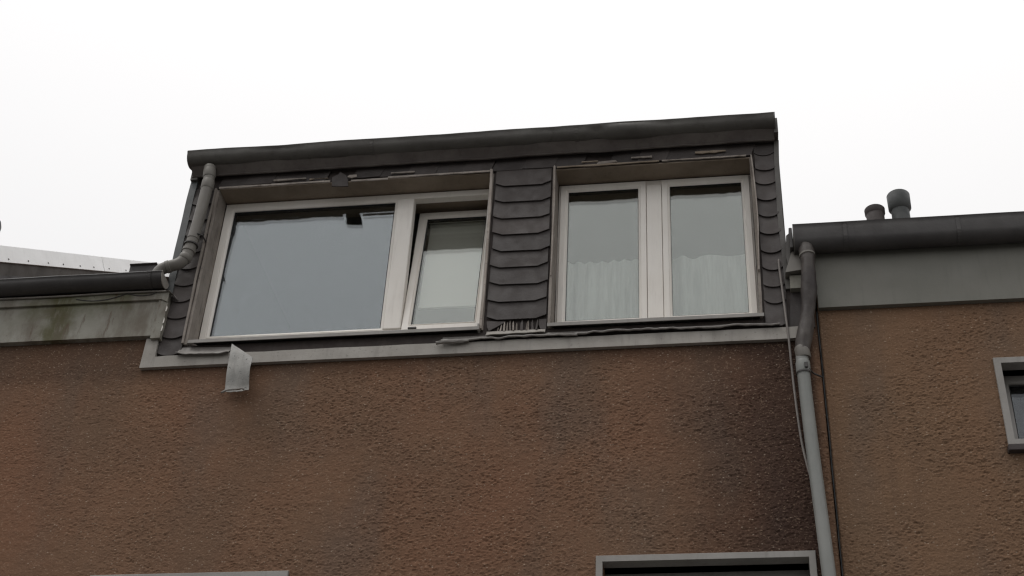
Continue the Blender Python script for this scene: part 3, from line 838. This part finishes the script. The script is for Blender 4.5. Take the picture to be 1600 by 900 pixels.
# downpipe with old swan neck
sn = smooth_path([(.545, -.115, 7.84), (.552, -.125, 7.75), (.556, -.128, 7.66), (.552, -.120, 7.55), (.545, -.110, 7.43), (.532, -.100, 7.30), (.514, -.090, 7.19), (.490, -.085, 7.07), (.472, -.085, 6.97)], 6)
low = [(.472, -.085, 6.98), (.466, -.085, 6.90), (.470, -.085, 6.60), (.482, -.085, 6.2), (.497, -.085, 5.8), (.513, -.085, 5.35), (.53, -.085, 4.8), (.55, -.085, 3.0), (.55, -.085, .3)]
dpr = mk('downpipe', *tube(smooth_path(low, 4), .0405, 28), M['pipe2'], nb, smooth=True)
dpr['label'] = 'long grey downpipe running down the joint between the houses'
rad = [.038 + .010 * min(1, i / 6) + .004 * math.sin(i * .35) for i in range(len(sn))]
mk('swan_neck', *tube(sn, rad, 28, True, .10), M['pipe_old'], dpr, smooth=True)
mk('outlet_spigot', *tube(sn[:9], .042, 24), M['pipe'], dpr, smooth=True)
collar(sn[9], sn[10] - sn[8], .053, .016, M['pipe'], dpr)
collar((.472, -.085, 6.955), (.1, 0, -1), .048, .085, M['pipe'], dpr)
collar((.467, -.085, 6.84), (0, 0, 1), .0455, .10, M['pipe2'], dpr)
collar((.467, -.085, 6.80), (0, 0, 1), .0475, .014, M['gutter'], dpr, 'pipe_clip')
mk('pipe_clip', *tube([(.500, -.11, 6.82), (.53, -.06, 6.815), (.582, -.02, 6.812)], .006, 8), M['gutter'], dpr)
box('clip_screw', .474, .496, -.140, -.124, 6.815, 6.855, M['gutter'], dpr, .003)
# raised edge beads either side of the joint between the houses
warped_board('joint_bead', JX - .003, JX + .004, -.013, .10, 2.0, 7.33, M['rubber'], nb, .002, 30, 21)
# window on the right edge
wr = lower_window(1.640, 2.94, 6.262, 6.898, nb, 'small window with deep grey metal surround at the right edge', M['glass_single'], depth=.13, w=.042)
mk('sill', *boxv(1.632, 2.95, -.055, .05, 6.215, 6.258), M['vent_dark'], wr, bev=.004)
# roof vents
v1 = mk('vent_pipe', *tube([(1.20, 1.2, 8.6), (1.20, 1.2, 9.10)], .070, 24), M['vent_dark'], nb, smooth=True)
v1['label'] = 'short brown roof vent pipe'
mk('rim', *tube([(1.20, 1.2, 9.09), (1.20, 1.2, 9.11), (1.20, 1.2, 9.15), (1.20, 1.2, 9.155)], [.066, .078, .080, .076], 24), M['vent_dark'], v1, smooth=True)
v2 = mk('vent_pipe', *tube([(1.395, 1.2, 8.6), (1.395, 1.2, 9.2)], .070, 24), M['vent_grey'], nb, smooth=True)
v2['label'] = 'taller grey roof vent pipe with a flared cap'
mk('cap', *tube([(1.395, 1.2, 9.125), (1.395, 1.2, 9.15), (1.395, 1.2, 9.28), (1.395, 1.2, 9.287)], [.071, .088, .090, .085], 24), M['vent_grey'], v2, smooth=True)
ro = Acc().add(*slope_quad(JX + .008, 6.5, -.08, 4.6, 7.92)).add(*[(lambda q: ([(x, 9.2 - y, z) for x, y, z in q[0]], q[1]))(slope_quad(JX + .008, 6.5, -.08, 4.6, 7.92))][0])
mk('roof', ro.v, ro.f, M['tile'], nb)
mk('rear_wall', *boxv(JX + .008, 6.5, 8.9, 9.12, 0, 7.8), M['render2'], nb)

# ================================================================ LOOSE THINGS
cb = smooth_path([(.372, -.030, 7.76), (.370, -.034, 7.70), (.378, -.034, 7.52), (.386, -.040, 7.30), (.394, -.042, 7.10), (.399, -.030, 6.90), (.404, -.030, 6.70), (.412, -.030, 6.50), (.424, -.030, 6.32), (.446, -.034, 6.15), (.470, -.040, 6.02), (.482, -.03, 5.90), (.50, -.02, 5.6), (.52, -.02, 4.8), (.53, -.02, .4)], 6)
tag(mk('cable', *tube(cb, .0075, 10), M['cable'], None, smooth=True), 'thin pale cable running down the wall beside the downpipe', 'cable')

def curtain(x0, x1, z0, z1, label, seed, folds):
    g = []
    for i in range(14):
        t = i / 13; row = []
        for x in frange(x0, x1, 90):
            ph = x * folds + 3.5 * nz(x * 4, seed, 1)
            a = .021 * (.45 + .55 * abs(nz(x * 2.2, seed, 5)) * 2)
            y = .330 + a * math.sin(ph + .4 * math.sin(t * 3)) + .012 * nz(x * 2, t * 2, seed)
            z = z1 + (z0 - z1) * t + (.005 * abs(math.sin(ph * .5)) + .007 * nz(x * 5, seed, 3)) * (1 - t)
            row.append((x, y, z))
        g.append(row)
    return tag(mk('net_curtain', *sheet(g, .0012), M['net'], None, smooth=True), label, 'curtain', 'net curtains in the right dormer window')
c1 = curtain(-1.13, -.50, 7.42, 8.10, 'pleated white net curtain in the casement nearer the slate strip', 1, 75)
c2 = curtain(-.45, .20, 7.42, 8.10, 'smoother white net curtain in the casement nearer the downpipe', 5, 26)
v, f = boxv(-2.165, -1.742, .225, .228, 7.745, 8.585)
bl = Acc().add([tilt(p) for p in v], f)
v, f = boxv(-2.165, -1.742, .219, .233, 7.733, 7.747); bl.add([tilt(p) for p in v], f)
v, f = boxv(-2.168, -1.738, .215, .245, 8.585, 8.615); bl.add([tilt(p) for p in v], f)
tag(mk('roller_blind', bl.v, bl.f, M['blind'], None), 'off-white blind pulled down behind the tilted narrow sash', 'blind')
